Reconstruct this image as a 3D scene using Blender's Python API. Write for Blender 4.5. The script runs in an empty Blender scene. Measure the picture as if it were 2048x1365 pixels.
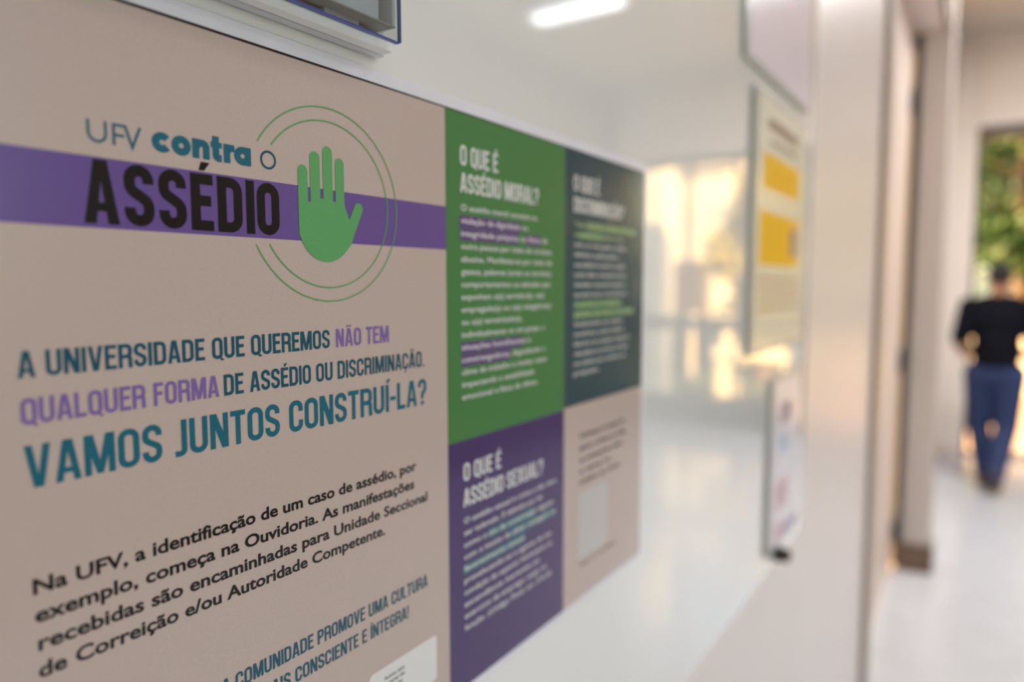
import bpy, bmesh, math, random
from mathutils import Vector, Matrix
random.seed(7)
S = bpy.context.scene
COL = S.collection
PI = math.pi
EYE = 1.6            # camera height; the wall face is the plane Y=0, the room lies on Y<0

# ------------------------------------------------------------------ camera
cam = bpy.data.cameras.new('camera'); co = bpy.data.objects.new('camera', cam); COL.objects.link(co)
S.camera = co
cam.sensor_width = 36.0; cam.lens = 1380.06 / 2048 * 36; cam.clip_start = .01; cam.clip_end = 300
yaw, pit, rol = math.radians(34.4324), math.radians(4.7097), math.radians(-.10277)
fw = Vector((math.cos(yaw)*math.cos(pit), math.sin(yaw)*math.cos(pit), -math.sin(pit)))
r0 = fw.cross(Vector((0, 0, 1))).normalized(); u0 = r0.cross(fw)
r1 = r0*math.cos(rol) + u0*math.sin(rol); u1 = -r0*math.sin(rol) + u0*math.cos(rol)
co.matrix_world = Matrix(((r1.x, u1.x, -fw.x, 0), (r1.y, u1.y, -fw.y, -.2247), (r1.z, u1.z, -fw.z, EYE), (0, 0, 0, 1)))
cam.dof.use_dof = True; cam.dof.focus_distance = .262; cam.dof.aperture_fstop = 3.7; cam.dof.aperture_blades = 0

# ------------------------------------------------------------------ sky, sun, exposure
W = bpy.data.worlds.new('sky'); S.world = W; W.use_nodes = True
nt = W.node_tree; bg = nt.nodes['Background']
sky = nt.nodes.new('ShaderNodeTexSky'); sky.sky_type = 'NISHITA'; sky.sun_disc = False
sky.sun_elevation = math.radians(24); sky.sun_rotation = math.radians(-20); sky.air_density = 1.2; sky.dust_density = 1.5
nt.links.new(sky.outputs[0], bg.inputs[0]); bg.inputs[1].default_value = .62
sl = bpy.data.lights.new('sun', 'SUN'); sl.energy = 31.0; sl.color = (1, .64, .25); sl.angle = math.radians(.8)
so = bpy.data.objects.new('sun', sl); COL.objects.link(so)
so.rotation_euler = Vector((-.42, .85, .46)).to_track_quat('Z', 'Y').to_euler()
S.view_settings.view_transform = 'Standard'; S.view_settings.look = 'None'
S.view_settings.exposure = 0.0; S.view_settings.gamma = 1.0; S.view_settings.use_curve_mapping = False
S.cycles.use_denoising = True
S.cycles.max_bounces = 10; S.cycles.transparent_max_bounces = 16
S.cycles.sample_clamp_indirect = 6
S.cycles.caustics_reflective = False; S.cycles.caustics_refractive = False
LAMP_W = (2.2, 31, 18, 15, 92)          # the ceiling lamps (the first is a weak short fitting, second and last are added)

# ------------------------------------------------------------------ materials
def lin(c):
    return tuple((x/255/12.92) if x/255 <= .04045 else ((x/255+.055)/1.055)**2.4 for x in c) + (1,)
MATS = {}
def mat(name, rgb, rough=.5, spec=.5, var=.04, scale=40, bump=0, bscale=60, coat=0, metal=0, trans=0, sub=0, emit=0):
    if name in MATS: return MATS[name]
    m = bpy.data.materials.new(name); m.use_nodes = True; t = m.node_tree; p = t.nodes['Principled BSDF']
    tc = t.nodes.new('ShaderNodeTexCoord'); n = t.nodes.new('ShaderNodeTexNoise'); n.inputs['Scale'].default_value = scale
    n.inputs['Detail'].default_value = 4
    t.links.new(tc.outputs['Object'], n.inputs['Vector'])
    r = t.nodes.new('ShaderNodeValToRGB'); c = lin(rgb)
    r.color_ramp.elements[0].color = tuple(x*(1-var) for x in c[:3])+(1,); r.color_ramp.elements[1].color = tuple(min(1, x*(1+var)) for x in c[:3])+(1,)
    r.color_ramp.elements[0].position = .3; r.color_ramp.elements[1].position = .7
    t.links.new(n.outputs[0], r.inputs[0]); t.links.new(r.outputs[0], p.inputs['Base Color'])
    p.inputs['Roughness'].default_value = rough; p.inputs['Specular IOR Level'].default_value = spec
    p.inputs['Metallic'].default_value = metal; p.inputs['Coat Weight'].default_value = coat; p.inputs['Coat Roughness'].default_value = .04
    if emit: p.inputs['Emission Color'].default_value = c; p.inputs['Emission Strength'].default_value = emit
    if bump:
        b = t.nodes.new('ShaderNodeBump'); b.inputs['Strength'].default_value = 1; b.inputs['Distance'].default_value = bump
        n2 = t.nodes.new('ShaderNodeTexNoise'); n2.inputs['Scale'].default_value = bscale; n2.inputs['Detail'].default_value = 1
        t.links.new(tc.outputs['Object'], n2.inputs['Vector']); t.links.new(n2.outputs[0], b.inputs['Height'])
        t.links.new(b.outputs[0], p.inputs['Normal'])
        if coat: t.links.new(b.outputs[0], p.inputs['Coat Normal'])
    if trans:
        tr = t.nodes.new('ShaderNodeBsdfTranslucent'); mx = t.nodes.new('ShaderNodeMixShader'); mx.inputs[0].default_value = trans
        t.links.new(r.outputs[0], tr.inputs[0]); t.links.new(p.outputs[0], mx.inputs[1]); t.links.new(tr.outputs[0], mx.inputs[2])
        t.links.new(mx.outputs[0], t.nodes['Material Output'].inputs[0])
    MATS[name] = m; return m
def clear(name, rgb, tint=.9, rough=.02, haze=0.0):
    """thin clear plastic or window pane: transparent sheet with a Fresnel gloss"""
    if name in MATS: return MATS[name]
    m = bpy.data.materials.new(name); m.use_nodes = True; t = m.node_tree; t.nodes.remove(t.nodes['Principled BSDF'])
    out = t.nodes['Material Output']; c = lin(rgb)
    tb = t.nodes.new('ShaderNodeBsdfTransparent'); tb.inputs[0].default_value = tuple(x*tint for x in c[:3])+(1,)
    gl = t.nodes.new('ShaderNodeBsdfGlossy'); gl.inputs['Roughness'].default_value = rough; gl.inputs[0].default_value = (1, 1, 1, 1)
    fr = t.nodes.new('ShaderNodeFresnel'); fr.inputs[0].default_value = 1.46
    ge = t.nodes.new('ShaderNodeNewGeometry'); ma = t.nodes.new('ShaderNodeMath'); ma.operation = 'MULTIPLY_ADD'   # same gloss on both faces
    t.links.new(ge.outputs['Backfacing'], ma.inputs[0]); ma.inputs[1].default_value = 1/1.46-1.46; ma.inputs[2].default_value = 1.46
    t.links.new(ma.outputs[0], fr.inputs[0])
    mx = t.nodes.new('ShaderNodeMixShader'); t.links.new(fr.outputs[0], mx.inputs[0]); t.links.new(gl.outputs[0], mx.inputs[2])
    if haze:
        df = t.nodes.new('ShaderNodeBsdfDiffuse'); df.inputs[0].default_value = c
        m2 = t.nodes.new('ShaderNodeMixShader'); m2.inputs[0].default_value = haze
        t.links.new(tb.outputs[0], m2.inputs[1]); t.links.new(df.outputs[0], m2.inputs[2]); t.links.new(m2.outputs[0], mx.inputs[1])
    else: t.links.new(tb.outputs[0], mx.inputs[1])
    t.links.new(mx.outputs[0], out.inputs[0]); MATS[name] = m; return m
def ink(name, rgb):          # printed ink under a satin laminate that ripples a little
    return mat('ink_'+name, rgb, rough=.2, spec=.3, var=.03, scale=900, bump=.00025, bscale=10, coat=.45)

WHITE_PAINT = mat('wall_paint', (234, 222, 216), rough=.33, spec=.5, var=.015, scale=3, bump=.0006, bscale=5)
MATTE = mat('matte_paint', (240, 234, 224), rough=.7, var=.015, scale=3)
CREAM = mat('cream_paint', (250, 241, 228), rough=.65, var=.015, scale=3)
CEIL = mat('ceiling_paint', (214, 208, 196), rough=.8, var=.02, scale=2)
FLOOR = mat('floor_tile', (212, 214, 216), rough=.14, spec=.5, var=.03, scale=6)
BOARD = mat('board_laminate', (238, 237, 233), rough=.035, spec=.8, var=.008, scale=8, bump=.0001, bscale=7, coat=1.0)
FRAME = mat('frame_aluminium', (112, 110, 106), rough=.4, var=.03)
TAUPE = mat('taupe_casing', (176, 160, 146), rough=.45, var=.03)
DARK = mat('dark_gap', (46, 44, 42), rough=.6)
STEEL = mat('hinge_steel', (60, 58, 58), rough=.4, metal=.7)
BROWN = mat('brown_skirting', (124, 102, 84), rough=.5, var=.15, scale=20)
GLASS = clear('window_glass', (250, 252, 250), 1.0)

# ------------------------------------------------------------------ helpers
def put(name, bm, m, parent=None, smooth=False):
    me = bpy.data.meshes.new(name)
    if isinstance(bm, bmesh.types.BMesh):
        bmesh.ops.recalc_face_normals(bm, faces=bm.faces); bm.to_mesh(me); bm.free()
    else: me.from_pydata(bm[0], [], bm[1])
    if smooth: me.polygons.foreach_set('use_smooth', [True]*len(me.polygons))
    for x in (m if isinstance(m, (list, tuple)) else [m]): me.materials.append(x)
    o = bpy.data.objects.new(name, me); COL.objects.link(o)
    if parent: o.parent = parent
    return o
def tag(o, label=None, cat=None, group=None, kind=None):
    if label: o['label'] = label
    if cat: o['category'] = cat
    if group: o['group'] = group
    if kind: o['kind'] = kind
    return o
def thing(name, label, cat, loc=(0, 0, 0), group=None, rz=0):
    o = bpy.data.objects.new(name, None); COL.objects.link(o); o.location = loc; o.rotation_euler.z = rz
    o.empty_display_size = .1
    return tag(o, label, cat, group)
def box(bm, x0, x1, y0, y1, z0, z1, bev=0, seg=2):
    g = bmesh.ops.create_cube(bm, size=1)['verts']
    for v in g: v.co = ((x0+x1)/2+v.co.x*(x1-x0), (y0+y1)/2+v.co.y*(y1-y0), (z0+z1)/2+v.co.z*(z1-z0))
    if bev:
        es = list({e for v in g for e in v.link_edges})
        bmesh.ops.bevel(bm, geom=es, offset=bev, segments=seg, affect='EDGES', profile=.5)
    return bm
def B(*a, **k): return box(bmesh.new(), *a, **k)
def boxes(*L):
    bm = bmesh.new()
    for a in L: box(bm, *a)
    return bm
def struct(name, bm, m, parent=None):
    o = put(name, bm, m, parent)
    if not parent: o['kind'] = 'structure'
    return o
def cyl(bm, p, q, ra, rb, n=16):
    p, q = Vector(p), Vector(q); d = q-p
    M = Matrix.Translation((p+q)/2) @ d.to_track_quat('Z', 'Y').to_matrix().to_4x4()
    bmesh.ops.create_cone(bm, cap_ends=True, segments=n, radius1=ra, radius2=rb, depth=d.length, matrix=M); return bm
def ball(bm, c, r, n=14):
    M = Matrix.Translation(c) @ Matrix.Diagonal(Vector(r if isinstance(r, (tuple, list)) else (r, r, r)).to_4d())
    bmesh.ops.create_uvsphere(bm, u_segments=n, v_segments=n//2+2, radius=1, matrix=M); return bm

# ================================================================== THE ROOM
XF, YR, H = 7.6, -3.45, 3.8
struct('floor', B(-3.2, XF+.1, YR-.2, .6, -.1, 0), FLOOR)
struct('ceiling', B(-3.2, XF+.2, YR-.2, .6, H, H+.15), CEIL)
struct('wall_left', boxes((-3.2, 1.9, 0, .3, 0, H), (1.9, 4.35, 0, .3, 2.92, H), (4.5, XF, .09, .3, 0, H)), WHITE_PAINT)
struct('pilaster_left', B(4.35, 4.5, -.03, .3, 0, H), mat('grey_paint', (214, 205, 197), rough=.6, var=.015, scale=3))['label'] = 'white pilaster beside the door recess'
struct('baseboard_left', boxes((4.335, 4.35, -.036, .13, 0, .15), (4.335, 4.51, -.045, -.03, 0, .15)), BROWN)
struct('trim_1', boxes((1.9, 1.985, -.012, .15, 0, 2.92), (1.985, 4.35, -.012, .012, 2.92, 3.0)), TAUPE)
struct('door_gap_shade', boxes((4.338, 4.349, .11, .149, .02, 2.92)), DARK)  # dark strip standing in for the shaded gap beside the hinges
# double door filling the recess
struct('door_1', boxes((1.985, 3.16, .15, .19, .01, 2.92), (3.165, 4.325, .15, .19, .01, 2.92)), mat('door_paint', (226, 208, 194), rough=.4, var=.015, scale=3))
d1 = bpy.data.objects['door_1']
for z in (.22, 1.18, 2.56):
    bm = bmesh.new(); cyl(bm, (4.315, .135, z-.06), (4.315, .135, z+.06), .014, .014); box(bm, 4.27, 4.33, .146, .152, z-.06, z+.06)
    put('hinge', bm, STEEL, d1)
put('push_plate', B(3.10, 3.155, .14, .15, 1.0, 1.3, bev=.002), STEEL, d1)
struct('wall_back', B(-3.4, -3.2, YR-.2, .6, 0, H), MATTE)
# opposite wall with two window openings
struct('wall_right', boxes((-3.2, 5.6, YR-.2, YR, 0, .9), (-3.2, 5.6, YR-.2, YR, 2.9, H), (-3.2, -1.2, YR-.2, YR, .9, 2.9),
       (1.35, 5.6, YR-.2, YR, .9, 2.9), (5.6, XF, YR-.2, YR, 0, H)), mat('taupe_paint', (142, 122, 110), rough=.6, var=.02, scale=2))
for i, (a, b) in enumerate(((-1.2, 1.35),)):
    w = struct('window_%d' % (i+1), boxes((a, b, YR-.13, YR-.07, .9, .96), (a, b, YR-.13, YR-.07, 2.84, 2.9), (a, a+.06, YR-.13, YR-.07, .96, 2.84),
        (b-.06, b, YR-.13, YR-.07, .96, 2.84), ((a+b)/2-.03, (a+b)/2+.03, YR-.13, YR-.07, .96, 2.84)), FRAME)
    for c, d in ((a+.06, (a+b)/2-.03), ((a+b)/2+.03, b-.06)):
        put('pane', B(c, d, YR-.103, YR-.097, .96, 2.84), GLASS, w)
# far facade: pier, header band, plinth, posts
struct('wall_far', boxes((XF, XF+.15, -.11, .3, 0, H), (XF, XF+.15, YR-.2, -.105, 3.0, H),
       (XF, XF+.15, YR-.2, -3.42, .26, 3.0), (XF, XF+.15, -1.42, -1.34, 0, 3.0)), CREAM)
struct('trim_3', B(XF-.01, XF+.15, -3.42, -1.42, 0, .26), mat('grey_plinth', (112, 110, 108), .5))
w = struct('window_2', boxes((XF+.03, XF+.1, -3.42, -1.42, .26, .33), (XF+.03, XF+.1, -3.42, -1.42, 2.92, 3.0), (XF+.03, XF+.1, -3.42, -3.37, .33, 2.92),
       (XF+.03, XF+.1, -1.48, -1.42, .33, 2.92), (XF+.02, XF+.11, -3.37, -1.48, 1.08, 1.22), (XF+.03, XF+.1, -2.62, -2.57, .33, 2.92),
       (XF+.03, XF+.1, -2.08, -2.03, .33, 2.92)), FRAME)
for y0, y1 in ((-3.37, -2.62), (-2.57, -2.08), (-2.03, -1.48)):
    for z0, z1 in ((.33, 1.08), (1.22, 2.92)):
        put('pane', B(XF+.062, XF+.068, y0, y1, z0, z1), GLASS, w)
d = struct('door_2', boxes((XF+.0, XF+.1, -.135, -.105, 0, 3.0), (XF, XF+.1, -1.34, -1.29, 0, 3.0), (XF, XF+.1, -1.29, -.135, 2.9, 3.0)), mat('door_frame_brown', (70, 58, 48), .4))
put('threshold', B(XF, XF+.12, -1.29, -.135, -.0, .012), FRAME, d)

# ceiling lamps (area lights sit in the fittings); second and last are added unseen for light
lamp_body = mat('lamp_metal', (240, 240, 240), .4)
lamp_glow = mat('lamp_tube', (238, 246, 255), .3, emit=3.0)
LP = [(4.8, -2.47), (2.9, -2.3), (1.0, -2.3), (-1.4, -2.3), (4.85, -.95)]
for i, (x, y) in enumerate(LP):
    hl = .37 if i == 0 else .6
    t = thing('ceiling_lamp', ['short white strip lamp mirrored at the top of the board', 'added unseen strip lamp on the ceiling, next to the short one',
              'white strip lamp on the ceiling right opposite the poster', 'white strip lamp on the ceiling behind the camera',
              'added unseen strip lamp on the ceiling, brightening the far facade'][i], 'lamp', (x, y, H))
    put('housing', B(-.12, .12, -hl-.02, hl+.02, -.07, 0, bev=.01), lamp_body, t)
    for s in (-.06, .06):
        bm = bmesh.new(); cyl(bm, (s, -hl, -.09), (s, hl, -.09), .014, .014); put('tube', bm, lamp_glow, t, True)
    L = bpy.data.lights.new('lamp_light', 'AREA'); L.shape = 'RECTANGLE'; L.size = .2; L.size_y = 2*hl; L.energy = LAMP_W[i]; L.color = (.97, .97, 1)
    lo = bpy.data.objects.new('lamp_light', L); COL.objects.link(lo); lo.parent = t; lo.location = (0, 0, -.12)

# ================================================================== BOARD ON THE WALL
tag(put('notice_board', B(-1.2, 1.115, -.004, 0, EYE-.382, EYE+.95, bev=.0012), BOARD),
    'large glossy white notice board on the wall, mirroring the far windows', 'notice board')
YB = -.004

# ------------------------------------------------------------------ lettering
def fillet(P, closed, seg=5):
    """P: (x,y,r) points -> centreline with rounded corners"""
    out = []; n = len(P)
    for i, p in enumerate(P):
        r = p[2] if len(p) > 2 else 0
        if r == 0 or (not closed and i in (0, n-1)): out.append(Vector(p[:2])); continue
        a, b, c = Vector(P[i-1][:2]), Vector(p[:2]), Vector(P[(i+1) % n][:2])
        u, v = (a-b).normalized(), (c-b).normalized(); ang = u.angle(v); d = r/math.tan(ang/2)
        s, e = b+u*d, b+v*d; cc = b+(u+v).normalized()*(r/math.sin(ang/2))
        a0 = math.atan2(*(s-cc).yx); a1 = math.atan2(*(e-cc).yx); da = (a1-a0+PI) % (2*PI)-PI
        for k in range(seg+1):
            t = a0+da*k/seg; out.append(cc+Vector((math.cos(t), math.sin(t)))*r)
    return out
def stroke(P, w, closed=False, seg=5):
    L = fillet(P, closed, seg); Q = [L[0]]
    for q in L[1:]:
        if (q-Q[-1]).length > 1e-5: Q.append(q)
    if closed and (Q[0]-Q[-1]).length < 1e-5: Q.pop()
    n = len(Q); V = []; F = []
    for i, q in enumerate(Q):
        if closed: d0 = (q-Q[i-1]).normalized(); d1 = (Q[(i+1) % n]-q).normalized()
        else:
            d0 = (q-Q[i-1]).normalized() if i else (Q[1]-q).normalized()
            d1 = (Q[i+1]-q).normalized() if i < n-1 else d0
        n0, n1 = Vector((-d0.y, d0.x)), Vector((-d1.y, d1.x)); m = (n0+n1)
        m = m.normalized() if m.length > 1e-6 else n0
        k = w/2/max(.35, m.dot(n0)); V += [q+m*k, q-m*k]
    for i in range(n if closed else n-1):
        j = (i+1) % n; F.append((2*i, 2*i+1, 2*j+1, 2*j))
    return V, F
def disc(cx, cy, rx, ry=None, n=28, a0=0, a1=2*PI):
    ry = ry or rx
    return [Vector((cx+rx*math.cos(a0+(a1-a0)*k/n), cy+ry*math.sin(a0+(a1-a0)*k/n))) for k in range(n)], [tuple(range(n))]
def poly(*pts): return [Vector(p) for p in pts], [tuple(range(len(pts)))]

def caps_glyph(ch, w=.155):
    """condensed bold capitals, cap height 1"""
    base = {'É': 'E', 'Í': 'I', 'Ã': 'A', 'Ç': 'C', 'Á': 'A', 'Ó': 'O'}.get(ch, ch)
    Wd = dict(A=.55, B=.52, C=.51, D=.52, E=.44, F=.42, G=.52, H=.54, I=.155, J=.33, L=.42, M=.70, N=.55, O=.52, P=.50, Q=.52, R=.53, S=.50,
              T=.47, U=.52, V=.53, X=.55).get(base, .5)
    if base == ' ': return .20, []
    a, b, lo, hi = w/2, Wd-w/2, w/2, 1-w/2; r = (b-a)/2*.98; rs = min(r, .17); c = Wd/2; S_ = lambda P, cl=False: stroke(P, w, cl)
    G = []
    if base == 'O' or base == 'Q': G = [S_([(a, lo, rs), (a, hi, rs), (b, hi, rs), (b, lo, rs)], True)]
    if base == 'Q': G.append(poly((c-.02, .12), (c+.10, .16), (Wd+.06, -.06), (Wd-.05, -.10)))
    if base == 'D': G = [S_([(a, lo), (a, hi), (b, hi, rs), (b, lo, rs)], True)]
    if base == 'C': G = [S_([(b, .64), (b, hi, rs), (a, hi, rs), (a, lo, rs), (b, lo, rs), (b, .36)])]
    if base == 'G': G = [S_([(b, .66), (b, hi, rs), (a, hi, rs), (a, lo, rs), (b, lo, rs), (b, .47), (c, .47)])]
    if base == 'S': G = [S_([(b, .70), (b, hi, rs), (a, hi, rs), (a, .60, .15), (b, .40, .15), (b, lo, rs), (a, lo, rs), (a, .30)])]
    if base == 'U': G = [S_([(a, 1), (a, lo, rs), (b, lo, rs), (b, 1)])]
    if base == 'J': G = [S_([(b, 1), (b, lo, .11), (0, lo)])]
    if base == 'I': G = [S_([(a, 0), (a, 1)])]
    if base in 'EF':
        G = [S_([(a, 0), (a, 1)]), S_([(a, hi), (Wd, hi)]), S_([(a, .53), (Wd*.9, .53)])]
        if base == 'E': G.append(S_([(a, lo), (Wd, lo)]))
    if base == 'L': G = [S_([(a, 1), (a, lo), (Wd, lo)])]
    if base == 'T': G = [S_([(0, hi), (Wd, hi)]), S_([(c, 0), (c, hi)])]
    if base == 'H': G = [S_([(a, 0), (a, 1)]), S_([(b, 0), (b, 1)]), S_([(a, .5), (b, .5)])]
    if base in 'PRB':
        G = [S_([(a, 0), (a, 1)]), S_([(a, hi), (b, hi, rs*.9), (b, .48, rs*.9), (a, .48)])]
        if base == 'R': G.append(S_([(a, .48), (b-.005, .48, rs*.6), (b+.0, .2), (b+.015, 0)]))
        if base == 'B': G.append(S_([(a, .5), (b, .5, rs*.9), (b, lo, rs*.9), (a, lo)]))
    if base == 'A':
        G = [poly((0, 0), (w*.98, 0), (c+.045, 1), (c-.105, 1)), poly((Wd, 0), (Wd-w*.98, 0), (c-.045, 1), (c+.105, 1)), poly((c-.15, .2), (c+.15, .2), (c+.13, .335), (c-.13, .335))]
    if base == 'V': G = [poly((0, 1), (w, 1), (c+.045, 0), (c-.10, 0)), poly((Wd, 1), (Wd-w, 1), (c-.045, 0), (c+.10, 0))]
    if base == 'X': G = [poly((0, 1), (w*1.1, 1), (Wd, 0), (Wd-w*1.1, 0)), poly((Wd, 1), (Wd-w*1.1, 1), (0, 0), (w*1.1, 0))]
    if base == 'N': G = [S_([(a, 0), (a, 1)]), S_([(b, 0), (b, 1)]), poly((0, 1), (w*1.25, 1), (Wd, 0), (Wd-w*1.25, 0))]
    if base == 'M': G = [S_([(a, 0), (a, 1)]), S_([(b, 0), (b, 1)]), poly((0, 1), (w*1.35, 1), (c+.07, .02), (c-.07, .02)), poly((Wd, 1), (Wd-w*1.35, 1), (c-.07, .02), (c+.07, .02))]
    if base == '?': Wd = .46; b = Wd-w/2; c = Wd/2; G = [S_([(a, .70), (a, hi, .14), (b, hi, .14), (b, .56, .1), (c, .42, .08), (c, .24)]), poly((c-w/2, 0), (c+w/2, 0), (c+w/2, .15), (c-w/2, .15))]
    if base == '!': Wd = w; G = [poly((0, 1), (w, 1), (w*.8, .26), (w*.2, .26)), poly((0, 0), (w, 0), (w, .15), (0, .15))]
    if base == '.': Wd = w; G = [poly((0, 0), (w, 0), (w, .14), (0, .14))]
    if base == '-': Wd = .27; G = [poly((0, .40), (Wd, .40), (Wd, .54), (0, .54))]
    c = Wd/2
    if ch in 'ÉÍÁÓ': G.append(poly((c-.05, 1.06), (c+.06, 1.06), (c+.17, 1.21), (c+.0, 1.21)))
    if ch == 'Ã': G.append(stroke([(c-.18, 1.09), (c-.1, 1.17, .04), (c+.08, 1.10, .04), (c+.18, 1.18)], .07))
    if ch == 'Ç': G.append(stroke([(c, 0), (c+.08, -.09, .04), (c-.02, -.18, .03), (c-.10, -.17)], .07))
    return Wd, G
def lay(glyphs, V, F, x0, z0, sx, sz, dx=0):
    for i_, (gv, gf) in enumerate(glyphs):      # overlapping strokes of one letter lie a few micrometres apart
        b = len(V); V += [(x0+(p.x+dx)*sx, -.000004*i_, z0+p.y*sz) for p in gv]; F += [tuple(i+b for i in f) for f in gf]
def caps_line(V, F, txt, x0, x1, z0, h, w=.155, gap=.075):
    """fit one line of capitals between x0 and x1, baseline z0, cap height h"""
    adv = 0; items = []
    for ch in txt:
        wd, g = caps_glyph(ch, w); items.append((adv, g)); adv += wd+gap
    adv -= gap; sx = (x1-x0)/adv
    for dx, g in items: lay(g, V, F, x0, z0, sx, h, dx)
    return items, sx
_fc = bpy.data.curves.new('type', 'FONT'); _fo = bpy.data.objects.new('type', _fc); COL.objects.link(_fo)
_fc.resolution_u = 3
def sans_line(V, F, txt, x0, x1, z0, h, bold=.0):
    """a line of the built-in sans, cap height h; x1 None keeps natural width (condensed by .92)"""
    _fc.body = 'H'; _fc.offset = 0; bpy.context.view_layer.update(); hh = _fo.dimensions.y or .7
    _fc.body = txt; _fc.offset = bold; _fo.data.update_tag(); bpy.context.view_layer.update()
    dg = bpy.context.evaluated_depsgraph_get(); e = _fo.evaluated_get(dg); me = e.to_mesh()
    if not me.vertices: return
    xs = [v.co.x for v in me.vertices]; mn, mx = min(xs), max(xs); s = h/hh
    sx = (x1-x0)/(mx-mn) if x1 else s*.92
    b = len(V); V += [(x0+(v.co.x-mn)*sx, 0, z0+v.co.y*s) for v in me.vertices]
    F += [tuple(i+b for i in p.vertices) for p in me.polygons]; e.to_mesh_clear()
    return x0+(mx-mn)*sx

# ------------------------------------------------------------------ the poster
PZ = EYE
poster = thing('poster', 'large cream, purple, green and teal poster with a green hand emblem, on the white board', 'poster', (0, YB, PZ))
LAY = [0.0006]
def layer(name, VF, m, lvl, label=None):
    V, F = VF; o = put(name, ([tuple(v) for v in V], F), m, poster); o.location.y = -(.0007+.00004*lvl)
    if label: o['label'] = label
    return o
def rect(x0, x1, z0, z1): return [(x0, 0, z0), (x1, 0, z0), (x1, 0, z1), (x0, 0, z1)], [(0, 1, 2, 3)]
def pts(g): # glyph list -> verts/faces
    V, F = [], []; lay(g, V, F, 0, 0, 1, 1); return V, F
INK_CREAM = ink('cream', (200, 180, 170)); INK_PURPLE = ink('purple', (108, 84, 150)); INK_VIOLET = ink('violet', (70, 50, 106))
INK_GREEN = ink('green', (70, 130, 72)); INK_HAND = ink('hand_green', (98, 168, 104)); INK_TEAL = ink('teal', (28, 74, 84))
INK_BLUE = ink('petrol', (22, 104, 124)); INK_DEEP = ink('deep_petrol', (18, 84, 104)); INK_BLACK = ink('black', (14, 13, 13))
INK_LILAC = ink('lilac', (130, 104, 168)); INK_WHITE = ink('white', (232, 230, 226)); INK_MINT = ink('mint', (190, 214, 160))
INK_HI = ink('highlight_purple', (98, 68, 128)); INK_HIT = ink('highlight_teal', (34, 104, 116)); INK_HIG = ink('highlight_green', (96, 140, 96))
T, Bm, L, R = .0853, -.2145, .066, .5005
X1, X2 = .2637, .3797
put('sheet', B(L-.006, R+.006, -.0006, 0, Bm-.0045, T+.0066, bev=.0002, seg=1), mat('laminate_margin', (236, 233, 240), .2, bump=.0003, bscale=14), poster)['label'] = 'white laminated margin'
layer('cream_background', rect(L, R, Bm, T), INK_CREAM, 0)
layer('top_edge_shadow', ([(L, 0, T), (R, 0, T), (R, 0, T+.0002), (.25, 0, T+.0008), (L, 0, T+.00105)], [(0, 1, 2, 3, 4)]), INK_BLACK, 1, 'thin black strip standing for the shadow along the lifted top edge')  # black strip drawn in place of the shadow at the lifted edge
layer('purple_band', rect(L, X1, .0170, .0380), INK_PURPLE, 1)
layer('green_panel', rect(X1, X2, -.0808, T), INK_GREEN, 2)
layer('teal_panel', rect(X2, R, -.0797, T), INK_TEAL, 2)
layer('violet_panel', rect(X1, X2, Bm, -.0808), INK_VIOLET, 2)
# title block
def thinU(x, w, h): return stroke([(x, h), (x, 0+.04, .42*w), (x+w, .04, .42*w), (x+w, h)], .125, seg=7)
V, F = [], []
g = [stroke([(.06, 1), (.06, .06, .38), (.82, .06, .38), (.82, 1)], .125, seg=8),
     stroke([(1.18, 0), (1.18, .94), (1.72, .94), (2.02, .02), (2.42, 1)], .125), stroke([(1.18, .48), (1.66, .48)], .125)]
lay(g, V, F, .1002, .0422, (.1161-.1002)/2.46, .0066); layer('lettering', (V, F), INK_BLUE, 3)
def arc(cx, cy, r, a0, a1, w, n=22, ry=None):
    ry = ry or r
    return stroke([(cx+r*math.cos(math.radians(a0+(a1-a0)*k/n)), cy+ry*math.sin(math.radians(a0+(a1-a0)*k/n))) for k in range(n+1)], w)
def ringc(cx, cy, r, w, n=32): return stroke([(cx+r*math.cos(2*PI*k/n), cy+r*math.sin(2*PI*k/n)) for k in range(n)], w, True)
w = .37; h = .5-w/2
g = [arc(.5, .5, h, 38, 322, w), ringc(1.47, .5, h, w), stroke([(2.23, 0), (2.23, 1)], w), stroke([(2.23, .45), (2.34, .81, .14), (2.80, .81, .2), (2.80, 0)], w),
     stroke([(3.34, 1.3), (3.34, .17, .15), (3.66, .17)], w), poly((3.06, .70), (3.68, .70), (3.68, 1.0), (3.06, 1.0)),
     stroke([(3.97, 0), (3.97, 1)], w), stroke([(3.97, .5), (4.06, .80, .14), (4.42, .82)], .36),
     ringc(4.90, .5, h, w), stroke([(5.22, 0), (5.22, 1)], w)]
V, F = [], []; lay(g, V, F, .1194, .0423, (.1552-.1194)/5.405, .0064); layer('lettering', (V, F), INK_BLUE, 3)
V, F = pts([ringc(.16245, .0457, .0030, .0008)]); layer('lettering', (V, F), INK_DEEP, 3)
V, F = [], []; caps_line(V, F, 'ASSÉDIO', .0983, .1667, .0183, .0190, w=.185, gap=.085); layer('headline', (V, F), INK_BLACK, 3)
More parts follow.
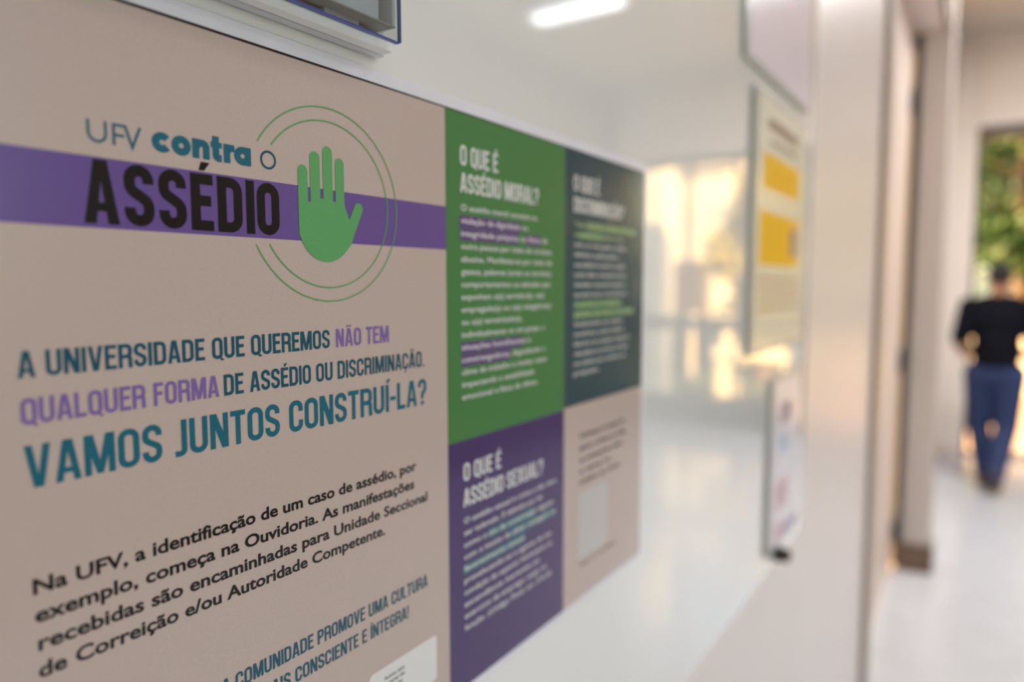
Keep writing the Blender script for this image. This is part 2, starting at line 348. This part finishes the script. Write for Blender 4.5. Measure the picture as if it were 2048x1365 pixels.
# hand and rings
def capsule(x0, z0, x1, z1, r):
    d = Vector((x1-x0, z1-z0)).normalized(); a = math.atan2(d.y, d.x); P = []
    for k in range(11): t = a-PI/2+PI*k/10; P.append(Vector((x1+r*math.cos(t), z1+r*math.sin(t))))
    for k in range(11): t = a+PI/2+PI*k/10; P.append(Vector((x0+r*math.cos(t), z0+r*math.sin(t))))
    return P, [tuple(range(len(P)))]
hand = [capsule(.1778, .020, .1778, .0439, .0023), capsule(.1838, .020, .1838, .0497, .00245), capsule(.1902, .020, .1902, .0526, .00245), capsule(.1964, .020, .1964, .0489, .0023)]
palm = [Vector((.1755, .0325)), Vector((.1755, .0225))]
for k in range(15):
    t = PI+PI*k/14; palm.append(Vector((.1890+.0135*math.cos(t)*(1 if k < 8 else .98), .0225+.0135*math.sin(t))))
palm += [Vector((.2035, .0215)), Vector((.2005, .0283)), Vector((.1987, .0325)), Vector((.1936, .0335)), Vector((.1870, .0342)), Vector((.1806, .0322))]
hand.append((palm, [tuple(range(len(palm)))]))
hand.append(capsule(.1998, .0180, .2064, .0318, .0024))
hand.append(poly((.1975, .012), (.2020, .0165), (.2045, .0225), (.1990, .0283), (.19, .03), (.185, .02)))
# thumb-side web and little-finger side
layer('hand_emblem', pts(hand), INK_HAND, 4, 'green raised hand')
def circ(cx, cz, r, gap_l, w):
    a = [t for t in range(-1000, 1001)]
    n = 90; A0 = gap_l; P = []
    for k in range(n+1):
        t = math.radians(A0[0]+(A0[1]-A0[0])*k/n); P.append((cx+r*math.cos(t), cz+r*math.sin(t)))
    return stroke(P, w)
layer('ring', pts([circ(.1907, .0317, .0384, (-153.5, 148.5), .0005)]), INK_HAND, 5, 'thin green outer ring')
layer('ring', pts([circ(.1904, .0318, .0330, (-149.5, 143.5), .0005)]), INK_HAND, 5, 'thin green inner ring')
# slogan
V, F = [], []; it, sx = caps_line(V, F, 'A UNIVERSIDADE QUE QUEREMOS ', .0790, .1915, -.0258, .0075); layer('slogan', (V, F), INK_DEEP, 3)
V, F = [], []; caps_line(V, F, 'NÃO TEM', .1926, .2232, -.0258, .0075); layer('slogan', (V, F), INK_LILAC, 3, 'purple words')
V, F = [], []; caps_line(V, F, 'QUALQUER FORMA', .0791, .1394, -.0391, .0075); layer('slogan', (V, F), INK_LILAC, 3, 'purple words')
V, F = [], []; caps_line(V, F, 'DE ASSÉDIO OU DISCRIMINAÇÃO.', .1413, .2465, -.0391, .0075); layer('slogan', (V, F), INK_DEEP, 3)
V, F = [], []; caps_line(V, F, 'VAMOS JUNTOS CONSTRUÍ-LA?', .0793, .2478, -.0573, .0123); layer('slogan', (V, F), INK_BLUE, 3)
V, F = [], []
for txt, x0, x1, z in (('Na UFV, a identificação de um caso de assédio, por', .0795, .2401, -.0881), ('exemplo, começa na Ouvidoria. As manifestações', .0796, .2385, -.0965),
                       ('recebidas são encaminhadas para Unidade Seccional', .0800, .2477, -.1049), ('de Correição e/ou Autoridade Competente.', .0797, .2187, -.1130)):
    sans_line(V, F, txt, x0, x1, z, .0044, bold=.025)
layer('paragraph', (V, F), INK_BLACK, 3)
V, F = [], []; caps_line(V, F, 'NOSSA', .1215, .1396, -.1478, .0061); caps_line(V, F, 'COMUNIDADE PROMOVE UMA CULTURA', .1417, .2470, -.1478, .0061); layer('slogan', (V, F), INK_DEEP, 3)
V, F = [], []; caps_line(V, F, 'MAIS', .1520, .1656, -.1583, .0061); caps_line(V, F, 'CONSCIENTE E ÍNTEGRA!', .1679, .2334, -.1583, .0061); layer('slogan', (V, F), INK_DEEP, 3)
def rrect(x0, x1, z0, z1, r, n=6):
    P = []
    for cx, cz, a in ((x1-r, z1-r, 0), (x0+r, z1-r, 90), (x0+r, z0+r, 180), (x1-r, z0+r, 270)):
        for k in range(n+1): t = math.radians(a+90*k/n); P.append((cx+r*math.cos(t), 0, cz+r*math.sin(t)))
    return P, [tuple(range(len(P)))]
layer('white_box', rrect(.2075, .2532, -.1985, -.1752, .0022), INK_WHITE, 3)
V, F = [], []
for t_, x0, x1, z in (('Acesse aqui', .2165, .2298, -.1815), ('o canal de', .2165, .2300, -.1845), ('denúncias', .2165, .2285, -.1875)): sans_line(V, F, t_, x0, x1, z, .0016, .02)
layer('caption', (V, F), INK_BLACK, 4)
# green panel
V, F = [], []; caps_line(V, F, 'O QUE É', .2752, .3076, .0597, .0100); caps_line(V, F, 'ASSÉDIO MORAL?', .2751, .3485, .0462, .0098); layer('panel_title', (V, F), INK_WHITE, 4)
GT = ['O assédio moral consiste na', 'violação da dignidade ou', 'integridade psíquica ou física de', 'outra pessoa por meio de conduta', 'abusiva. Manifesta-se por meio de',
      'gestos, palavras (orais ou escritas),', 'comportamentos ou atitudes que', 'exponham o(a) servidor(a), o(a)', 'empregado(a) ou o(a) estagiário(a)', 'ou o(a) terceirizado(a),',
      'individualmente ou em grupo, a', 'situações humilhantes e', 'constrangedoras, degradando o', 'clima de trabalho e muitas vezes', 'impactando a estabilidade', 'emocional e física da vítima.']
GX = [.3467, .3370, .3586, .3633, .3638, .3636, .3618, .3550, .3627, .3312, .3558, .3400, .3562, .3580, .3440, .3480]
V, F = [], []
for i, t_ in enumerate(GT): sans_line(V, F, t_, .2754, GX[i], .0372-.0645*i/10, .0030, .012)
layer('panel_text', (V, F), INK_WHITE, 5)
for x0, x1, i in ((.2742, .3300, 1), (.2742, .3272, 2), (.3349, .3511, 2), (.2747, .3326, 11), (.2747, .3190, 12)):
    z = .0372-.0645*i/10; layer('highlight', rect(x0, x1, z-.0020, z+.0040), INK_HI, 4)
# teal panel
V, F = [], []; caps_line(V, F, 'O QUE É', .3912, .4262, .0597, .0100); caps_line(V, F, 'DISCRIMINAÇÃO?', .3912, .4645, .0462, .0096); layer('panel_title', (V, F), INK_WHITE, 4)
TT = ['Toda distinção, exclusão, restrição', 'ou preferência fundada na raça,', 'etnia, cor, sexo, gênero, religião,', 'deficiência, opinião política,', 'ascendência nacional, origem',
      'social, idade, orientação sexual,', 'identidade e expressão de gênero,', 'que atente contra o reconhecimento', 'ou exercício, em condições de', 'igualdade, dos direitos e liberdades',
      'fundamentais nos campos', 'econômico, social, cultural,', 'laboral ou em qualquer campo da', 'vida pública ou privada, com base', 'em práticas que resultem em', 'prejuízo.']
TX = [.4835, .4640, .4690, .4560, .4680, .4690, .4680, .4700, .4620, .4827, .4640, .4660, .4760, .4740, .4700, .4274]
for rows, m_ in ((range(2, 8), INK_WHITE), (range(10, 16), INK_WHITE), ((0, 1), INK_MINT), ((8, 9), INK_MINT)):
    V, F = [], []
    for i in rows: sans_line(V, F, TT[i], .3922, TX[i], .0372-.0648*i/10, .0030, .012)
    o_ = layer('panel_text', (V, F), m_, 5)
    if m_ == INK_MINT: o_['label'] = 'pale green lines of text'
for x0, x1, i in ((.4086, .4840, 0), (.3979, .4316, 1), (.3917, .4608, 8), (.3917, .4827, 9)):
    z = .0372-.0648*i/10; layer('highlight', rect(x0, x1, z-.0016, z+.0038), INK_HIG, 4, 'green highlight bar')
# violet panel
V, F = [], []; caps_line(V, F, 'O QUE É', .2760, .3096, -.1025, .0094); caps_line(V, F, 'ASSÉDIO SEXUAL?', .2758, .3540, -.1163, .0096); layer('panel_title', (V, F), INK_WHITE, 4)
VT = ['O assédio sexual é crime e não deve', 'ser tolerado. É definido por lei', 'como o ato de constranger alguém', 'com o intuito de obter vantagem ou', 'favorecimento sexual,', 'prevalecendo-se o agente da sua',
      'condição de superior hierárquico ou', 'ascendência inerentes ao', 'exercício de emprego, cargo ou', 'função. (Código Penal, art. 216-A)']
VX = [.3700, .3530, .3665, .3690, .3340, .3640, .3650, .3500, .3580, .3640]
V, F = [], []
for i, t_ in enumerate(VT): sans_line(V, F, t_, .2761, VX[i], -.1252-.0648*i/10, .0030, .012)
layer('panel_text', (V, F), INK_WHITE, 5)
for x0, x1, i in ((.2970, .3463, 2), (.3185, .3671, 3), (.2752, .3340, 4)):
    z = -.1252-.0648*i/10; layer('highlight', rect(x0, x1, z-.0018, z+.0040), INK_HIT, 4, 'teal highlight bar')
V, F = [], []
for t_, x1, z in (('Conheça os canais de', .4700, -.1033), ('apoio, os fluxos e todas', .4720, -.1115), ('as orientações sobre', .4664, -.1197), ('o tema no', .4480, -.1275), ('código ao lado', .4620, -.1350)):
    sans_line(V, F, t_, .4006, x1, z, .0034, .02)
layer('paragraph', (V, F), INK_BLACK, 4)
layer('white_box', rrect(.3995, .4425, -.1865, -.1410, .001), ink('pale_box', (200, 196, 192)), 3)
V, F = [], []; sans_line(V, F, 'leia a cartilha', .4030, .4560, -.1925, .0030, .01); layer('caption', (V, F), ink('brown', (120, 96, 84)), 4)
bpy.data.objects.remove(_fo)

# ------------------------------------------------------------------ clear leaflet holder above the poster
EDGE = mat('acrylic_edge_blue', (52, 62, 150), .15, spec=.6)
ACR = clear('acrylic', (238, 242, 242), .97)
ACRW = clear('milky_acrylic', (246, 246, 246), .99, rough=.05, haze=.6)
PAPER = mat('paper', (236, 234, 240), .7, var=.01)
holder = thing('leaflet_holder', 'clear acrylic wall leaflet holder with blue edges, directly above the large poster', 'holder', (0, YB, EYE))
cx = .2195; zb = .0965
put('back_plate', B(-.02, cx, -.0045, -.0005, zb, zb+.23, bev=.0006), ACRW, holder)['label'] = 'milky back plate'
put('bottom_ledge', B(-.02, cx-.001, -.0105, -.0045, zb+.0005, zb+.0045, bev=.0006), mat('white_plastic', (238, 237, 233), .25), holder)
put('shelf_strip', B(-.02, cx-.012, -.0085, -.0045, zb+.0045, zb+.0075, bev=.0005), mat('grey_plastic', (168, 168, 160), .3), holder)
put('clip', boxes((.183, .2005, -.0095, -.0045, zb+.003, zb+.0095)), ACRW, holder)
put('clip', boxes((.146, .156, -.0095, -.0045, zb+.001, zb+.007)), ACRW, holder)
fy = -.0175; fz = zb+.0022; fx = cx-.0035
put('front_panel', B(-.02, fx, fy, fy+.0018, fz, fz+.22), ACR, holder)
bm = bmesh.new(); box(bm, -.02, fx-.001, fy-.0001, fy+.0019, fz-.00025, fz+.0003); put('edge_strip', bm, EDGE, holder)
put('edge_strip', B(fx-.0002, fx+.0004, fy, fy+.0018, fz+.0006, fz+.22), mat('acrylic_edge_pale', (120, 132, 176), .15), holder)
put('side_wall', B(cx-.0065, cx-.005, fy+.0018, -.0045, fz+.006, fz+.22), ACRW, holder)
put('inner_lip', B(-.02, cx-.005, fy+.0018, -.0045, fz+.0062, fz+.0068), mat('lip_grey', (176, 172, 162), .5), holder)  # thin grey strip behind the front panel
tag(put('paper_notice', B(-.01, cx-.011, -.0124, -.0116, EYE+fz+.007, EYE+fz+.21), PAPER), 'blank white paper slipped inside the blue-edged acrylic holder', 'paper')
bpy.data.objects['paper_notice'].location.y = YB
put('screw', cyl(bmesh.new(), (.166, -.0185, fz+.003), (.166, -.0166, fz+.003), .0012, .0012), EDGE, holder)

# ------------------------------------------------------------------ three framed notices farther along the board
GREEN_EDGE = mat('acrylic_edge_green', (190, 192, 182), .25, spec=.6)
def pocket(name, label, x0, x1, z0, z1, m, dep=.0045, grp=None):
    t = thing(name, label, 'notice', (0, YB, EYE))
    put('backing', B(x0, x1, -dep, -.001, z0, z1, bev=.001), GREEN_EDGE, t)
    put('sheet', B(x0+.012, x1-.004, -dep-.0008, -dep, z0+.006, z1-.006), m, t)
    return t, -dep-.0009
def marks(t, y, name, L_, m):
    bm = bmesh.new()
    for x0, x1, z0, z1 in L_: box(bm, x0, x1, y-.0001, y, z0, z1)
    return put(name, bm, m, t)
P1, y1 = pocket('framed_notice', 'white framed notice at the top right of the board, above the yellow one', .745, 1.05, .236, .53, mat('notice_white', (238, 226, 234), .16, spec=.3, var=.01))
marks(P1, y1, 'printed_line', [(.86, 1.0, .362, .378), (.88, 1.0, .40, .412)], mat('print_grey', (150, 142, 152), .5))
P2, y2 = pocket('framed_notice', 'framed notice with two bright yellow blocks, right part of the board', .785, 1.052, -.082, .218, mat('notice_cream', (236, 228, 204), .16, spec=.3, var=.01))
YEL = mat('notice_yellow', (250, 192, 4), .5, spec=.2, var=.02)
marks(P2, y2, 'yellow_block', [(.822, 1.0, .111, .151)], YEL); marks(P2, y2, 'yellow_block', [(.812, 1.0, .022, .084)], YEL)
marks(P2, y2-.0002, 'side_strip', [(.960, .998, .036, .072)], mat('notice_mauve', (176, 140, 120), .5))
marks(P2, y2, 'printed_line', [(.84, .99, .180, .192), (.85, .98, .164, .169)], mat('print_brown', (150, 126, 96), .5))
marks(P2, y2, 'printed_line', [(.81, 1.02, z, z+.004) for z in (.004, -.008, -.020, -.032)], mat('print_tan', (190, 150, 110), .5))
P3, y3 = pocket('framed_notice', 'narrow framed notice with pink and blue print at the bottom of the board', .892, 1.06, -.352, -.12, mat('notice_pale', (236, 228, 234), .16, spec=.3, var=.01))
marks(P3, y3, 'printed_mark', [(.925, .985, -.30, -.262), (.925, .96, -.345, -.315)], mat('print_pink', (222, 186, 194), .5))
marks(P3, y3, 'printed_mark', [(.965, 1.05, -.345, -.33)], mat('print_mauve', (190, 170, 200), .5))
marks(P3, y3, 'printed_mark', [(.94, .98, -.225, -.20)], mat('print_blue', (186, 198, 220), .5))
marks(P3, y3, 'printed_mark', [(.94, 1.0, -.185, -.158)], mat('print_plum', (180, 160, 168), .5))
bm = bmesh.new(); cyl(bm, (.955, YB, EYE-.366), (.955, YB-.016, EYE-.366), .011, .009, 20); cyl(bm, (.955, YB-.016, EYE-.366), (.955, YB-.02, EYE-.366), .009, .005, 20)
tag(put('round_magnet', bm, mat('dark_brown_plastic', (52, 44, 34), .35)), 'small dark round magnet at the bottom edge of the board', 'magnet')

# ================================================================== PERSON walking out
def solid(name, builder, m, parent, voxel=.01, smooth=4):
    bm = bmesh.new(); builder(bm); me = bpy.data.meshes.new('tmp'); bm.to_mesh(me); bm.free()
    o = bpy.data.objects.new('tmp', me); COL.objects.link(o)
    r = o.modifiers.new('r', 'REMESH'); r.mode = 'VOXEL'; r.voxel_size = voxel
    s = o.modifiers.new('s', 'SMOOTH'); s.iterations = smooth; s.factor = .5
    dg = bpy.context.evaluated_depsgraph_get(); me2 = bpy.data.meshes.new_from_object(o.evaluated_get(dg)); bpy.data.objects.remove(o)
    me2.materials.clear(); me2.materials.append(m); me2.polygons.foreach_set('use_smooth', [True]*len(me2.polygons))
    q = bpy.data.objects.new(name, me2); COL.objects.link(q); q.parent = parent; return q
def limb(bm, P):
    for (a, ra), (b, rb) in zip(P, P[1:]):
        cyl(bm, a, b, ra, rb, 16); ball(bm, a, ra); ball(bm, b, rb)
man = thing('person', 'person in a black T-shirt and blue jeans walking out through the far doorway', 'person', (6.46, -.31, 0))
def P_legs(s): # s=+1 left (+Y) leg forward and planted, -1 trailing
    if s > 0: return [((0, .095, .90), .095), ((.10, .088, .49), .064), ((.10, .035, .09), .042)]
    return [((0, -.095, .90), .095), ((.03, -.088, .48), .064), ((-.26, -.035, .16), .042)]
def arm(s): return [((-.02, s*.19, 1.43), .052), ((-.06, s*.245, 1.14), .040), ((.16, s*.215, 1.04), .028)]
def body(bm):
    ball(bm, (0, 0, 1.0), (.10, .15, .13)); ball(bm, (0, 0, 1.25), (.10, .15, .22)); cyl(bm, (-.01, 0, 1.42), (.01, 0, 1.56), .062, .054)
    limb(bm, [((0, -.14, 1.42), .05), ((0, .14, 1.42), .05)])
    for s in (1, -1):
        limb(bm, P_legs(s)); a = arm(s); limb(bm, a)
        wr = Vector(a[2][0]); ball(bm, wr+Vector((.045, 0, -.004)), (.046, .022, .036))
        for k in range(4):
            p = wr+Vector((.08, -s*.004*k, .024-.016*k)); ln = (.030, .036, .032, .024)[k]
            q = p+Vector((ln, -s*.008, -.004)); e = q+Vector((ln*.5, -s*.022, -.008)); limb(bm, [(p, .0092), (q, .0085), (e, .0075)])
        p = wr+Vector((.02, -s*.012, .028)); limb(bm, [(p, .011), (p+Vector((.03, -s*.018, .014)), .010), (p+Vector((.055, -s*.03, .012)), .0085)])
    ball(bm, (.02, 0, 1.645), (.088, .072, .105)); ball(bm, (.05, 0, 1.585), (.052, .048, .050))
    ball(bm, (.112, 0, 1.635), (.018, .013, .022)); ball(bm, (.085, 0, 1.672), (.024, .05, .014))
    for s in (1, -1): ball(bm, (.015, s*.074, 1.638), (.020, .010, .030))
bd = solid('body', body, mat('skin', (176, 118, 90), .5), man, .0075, 3)
for s in (1, -1): put('eye', ball(bmesh.new(), (.096, s*.031, 1.652), (.011, .013, .010)), mat('eye', (40, 34, 32), .2), man, True)
put('mouth', ball(bmesh.new(), (.098, 0, 1.590), (.008, .024, .006)), mat('lips', (150, 84, 76), .5), man, True)
def shirt(bm):
    ball(bm, (-.005, 0, 1.30), (.128, .185, .20)); ball(bm, (0, 0, 1.08), (.125, .175, .12)); cyl(bm, (0, 0, .96), (0, 0, 1.2), .155, .155, 24)
    limb(bm, [((-.005, -.165, 1.425), .067), ((-.005, 0, 1.455), .078), ((-.005, .165, 1.425), .067)])
    for s in (1, -1):
        a = arm(s); p, q = Vector(a[0][0]), Vector(a[1][0]); limb(bm, [(p, .070), (p.lerp(q, .88), .062)])
solid('shirt', shirt, mat('black_cotton', (9, 10, 20), .9, spec=.2, var=.1), man, .012, 6)
def jeans(bm):
    ball(bm, (-.02, 0, .93), (.128, .172, .13))
    for s in (1, -1):
        P = P_legs(s); limb(bm, [(P[0][0], .112), (P[1][0], .084), (Vector(P[1][0]).lerp(Vector(P[2][0]), .96), .062)])
solid('jeans', jeans, mat('blue_denim', (40, 56, 96), .8, var=.18, scale=60), man, .012, 5)
def hair(bm): ball(bm, (.008, 0, 1.682), (.092, .080, .076)); ball(bm, (-.028, 0, 1.655), (.055, .070, .07))
solid('hair', hair, mat('black_hair', (20, 17, 16), .6, var=.2, scale=200), man, .008, 3)
SH = mat('brown_shoe', (92, 74, 56), .5)
for (px, py, pz), tilt in (((.10, .035, 0), 0), ((-.26, -.035, .055), math.radians(48))):
    bm = bmesh.new()
    ball(bm, (.01, 0, .05), (.055, .042, .05)); ball(bm, (.11, 0, .032), (.10, .046, .034)); box(bm, -.045, .20, -.042, .042, 0, .022, bev=.009)
    sh = put('shoe', bm, SH, man, True); sh.location = (px-.02, py, pz+(0 if not tilt else .105)); sh.rotation_euler.y = tilt

# ================================================================== OUTSIDE THE FACADE
LEAF = [mat('leaf_green', (52, 80, 24), .55, var=.35, scale=1.2, trans=.35), mat('leaf_yellow', (168, 152, 40), .55, var=.3, scale=1.0, trans=.4), mat('leaf_dark', (34, 56, 30), .6, var=.3, scale=1.5, trans=.2)]
BARK = mat('bark', (98, 78, 60), .9, var=.3, scale=14)
GROUND = mat('paving', (206, 176, 150), .8, var=.12, scale=1.5)
struct('ground', B(XF+.1, 60, -1.7, 40, -.25, -.02), GROUND)
struct('shaded_lawn', B(XF+.1, 60, -40, -1.7, -.25, -.02), mat('shaded_lawn', (72, 82, 58), .9, var=.3, scale=3))  # dark ground colour stands in for the shade on this side
for i, (x, y) in enumerate(((10.6, -3.05), (10.6, -3.62), (10.6, -4.15))):
    t = thing('garden_post', 'slim sunlit white post in the lawn outside the far window, ' + ['nearest the bench', 'middle of three', 'farthest from the bench'][i], 'post', (x, y, -.02), 'slim posts in the lawn')
    put('shaft', B(-.05, .05, -.05, .05, 0, 1.1, bev=.01), mat('white_render', (240, 226, 206), .7, var=.03), t); put('cap', B(-.07, .07, -.07, .07, 1.1, 1.16, bev=.01), mat('white_render', (240, 226, 206)), t)
def tree(label, x, y, h, cr, m, n=1500, z0=None, leaf=.2):
    t = thing('tree', label, 'tree', (x, y, -.02), 'trees outside the far doorway')
    bm = bmesh.new(); P = [(Vector((0, 0, 0)), .16), (Vector((.05, .04, h*.3)), .12), (Vector((-.03, .1, h*.55)), .08), (Vector((0, 0, h*.85)), .03)]
    limb(bm, P)
    for k in range(7):
        a = k*2.4; b = Vector((0, 0, h*(.32+.06*k))); limb(bm, [(b, .05), (b+Vector((math.cos(a)*cr*.7, math.sin(a)*cr*.7, cr*.4)), .015)])
    put('trunk', bm, BARK, t)
    V, F = [], []; cen = []
    z0 = h*.55 if z0 is None else z0
    for k in range(26):
        a, b = random.uniform(0, 2*PI), random.uniform(-1, 1); rr = cr*random.uniform(.35, .95)
        cen.append(Vector((rr*math.cos(a)*math.sqrt(1-b*b), rr*math.sin(a)*math.sqrt(1-b*b), z0+(h-z0)*(.5+.48*b))))
    for k in range(n):
        c = random.choice(cen); p = c+Vector([random.gauss(0, cr*.2) for _ in range(3)]); p.z = max(.1, p.z)
        u = Vector([random.gauss(0, 1) for _ in range(3)]).normalized(); v = u.orthogonal().normalized(); s = leaf*random.uniform(.6, 1.2)
        i = len(V); V += [tuple(p-u*s*.5), tuple(p+v*s*.28), tuple(p+u*s*.5), tuple(p-v*s*.28)]; F.append((i, i+1, i+2, i+3))
    f = put('foliage', (V, F), m, t); f['kind'] = 'stuff'
K = ['tall green tree behind the doorway, beyond the walking person', 'yellow-green tree seen through the far doorway, right of the pier', 'dark green tree at the back of the garden']
spots = [(14.0, -.75, 6.6, 1.35, 0), (11.5, -2.75, 3.1, .75, 1), (16.4, -8.6, 5.2, 1.6, 0), (17.2, -.5, 7.6, 1.6, 2), (20.6, 2.9, 6.5, 1.7, 0), (18.8, -3.6, 7.0, 1.5, 2), (19.4, -6.6, 6.6, 1.5, 2),
         (22.5, -.6, 9.0, 1.9, 2), (24, -4.8, 7.5, 2.0, 0), (22, -11.5, 8.5, 2.4, 0)]
places = ['nearest the pier', 'small one in front of the low wall', 'beside the pavilion', 'straight beyond the doorway', 'back row nearest the pier', 'back row beyond the doorway', 'back row behind the pavilion',
          'farthest beyond the doorway', 'farthest in the middle', 'farthest to the outer side']
for (x, y, h, cr, k), pl in zip(spots, places):
    tree(['green', 'yellow-green', 'dark green'][k]+' tree outside the glazed wall, '+pl, x, y, h, cr, LEAF[k], 6500 if k != 1 else 3500, z0=h*.28)
for i in range(6):
    t = thing('hedge_shrub', 'rounded green shrub in the garden row, ' + ['first', 'second', 'third', 'fourth', 'fifth', 'sixth', 'seventh', 'eighth', 'ninth'][i] + ' counted from the doorway side', 'shrub', (13.1, (1.9, .55, -2.0, -3.45, -5.9, -7.3)[i], -.02), 'shrubs in the garden row')
    put('stem', cyl(bmesh.new(), (0, 0, 0), (0, 0, .6), .05, .03), BARK, t)
    V, F = [], []
    for k in range(700):
        d_ = Vector([random.gauss(0, 1) for _ in range(3)]).normalized()*random.uniform(.6, 1); p = Vector((d_.x*.6, d_.y*.62, .75+d_.z*.7))
        u = Vector([random.gauss(0, 1) for _ in range(3)]).normalized(); v = u.orthogonal().normalized(); s = .17
        j = len(V); V += [tuple(p-u*s*.5), tuple(p+v*s*.3), tuple(p+u*s*.5), tuple(p-v*s*.3)]; F.append((j, j+1, j+2, j+3))
    f = put('foliage', (V, F), LEAF[i % 2], t); f['kind'] = 'stuff'
WS = mat('white_render', (240, 226, 206), .7, var=.03)
# portico columns and bench, sunlit
for i, y in enumerate((-3.64, -4.3)):
    t = thing('portico_column', ['sunlit white portico column mirrored just right of the poster edge', 'sunlit white portico column farther to the side, away from the doorway'][i], 'column', (9.3, y, -.02))
    put('shaft', B(-.14, .14, -.15, .15, .12, 3.4, bev=.015), WS, t); put('plinth', B(-.19, .19, -.2, .2, 0, .12, bev=.01), WS, t)
be = thing('garden_bench', 'long sunlit white slab bench in the garden outside the window', 'bench', (9.9, -2.43, -.02))
put('seat_slab', B(-.2, .2, -.52, .66, .56, .71, bev=.01), WS, be)
put('leg', B(-.16, .16, -.5, -.26, 0, .56, bev=.01), WS, be); put('leg', B(-.16, .16, -.1+.5, .62, 0, .56, bev=.01), WS, be)

tag(put('garden_wall', boxes((12.0, 12.2, -1.6, 5, -.02, .95), (11.96, 12.24, -1.64, 5.02, .95, 1.02)), WS), 'low sunlit white garden wall seen through the doorway behind the person', 'wall')
hs = thing('garden_pavilion', 'sunlit white pavilion with a flat roof behind the garden trees', 'building', (14.6, -4.6, -.02))
put('wall', B(-.8, .8, -.9, .6, 0, 3.9), WS, hs); put('roof', B(-.95, .95, -1.05, .75, 3.9, 4.05, bev=.02), WS, hs); put('door', B(-.83, -.8, -.5, .2, 0, 2.1), BARK, hs)
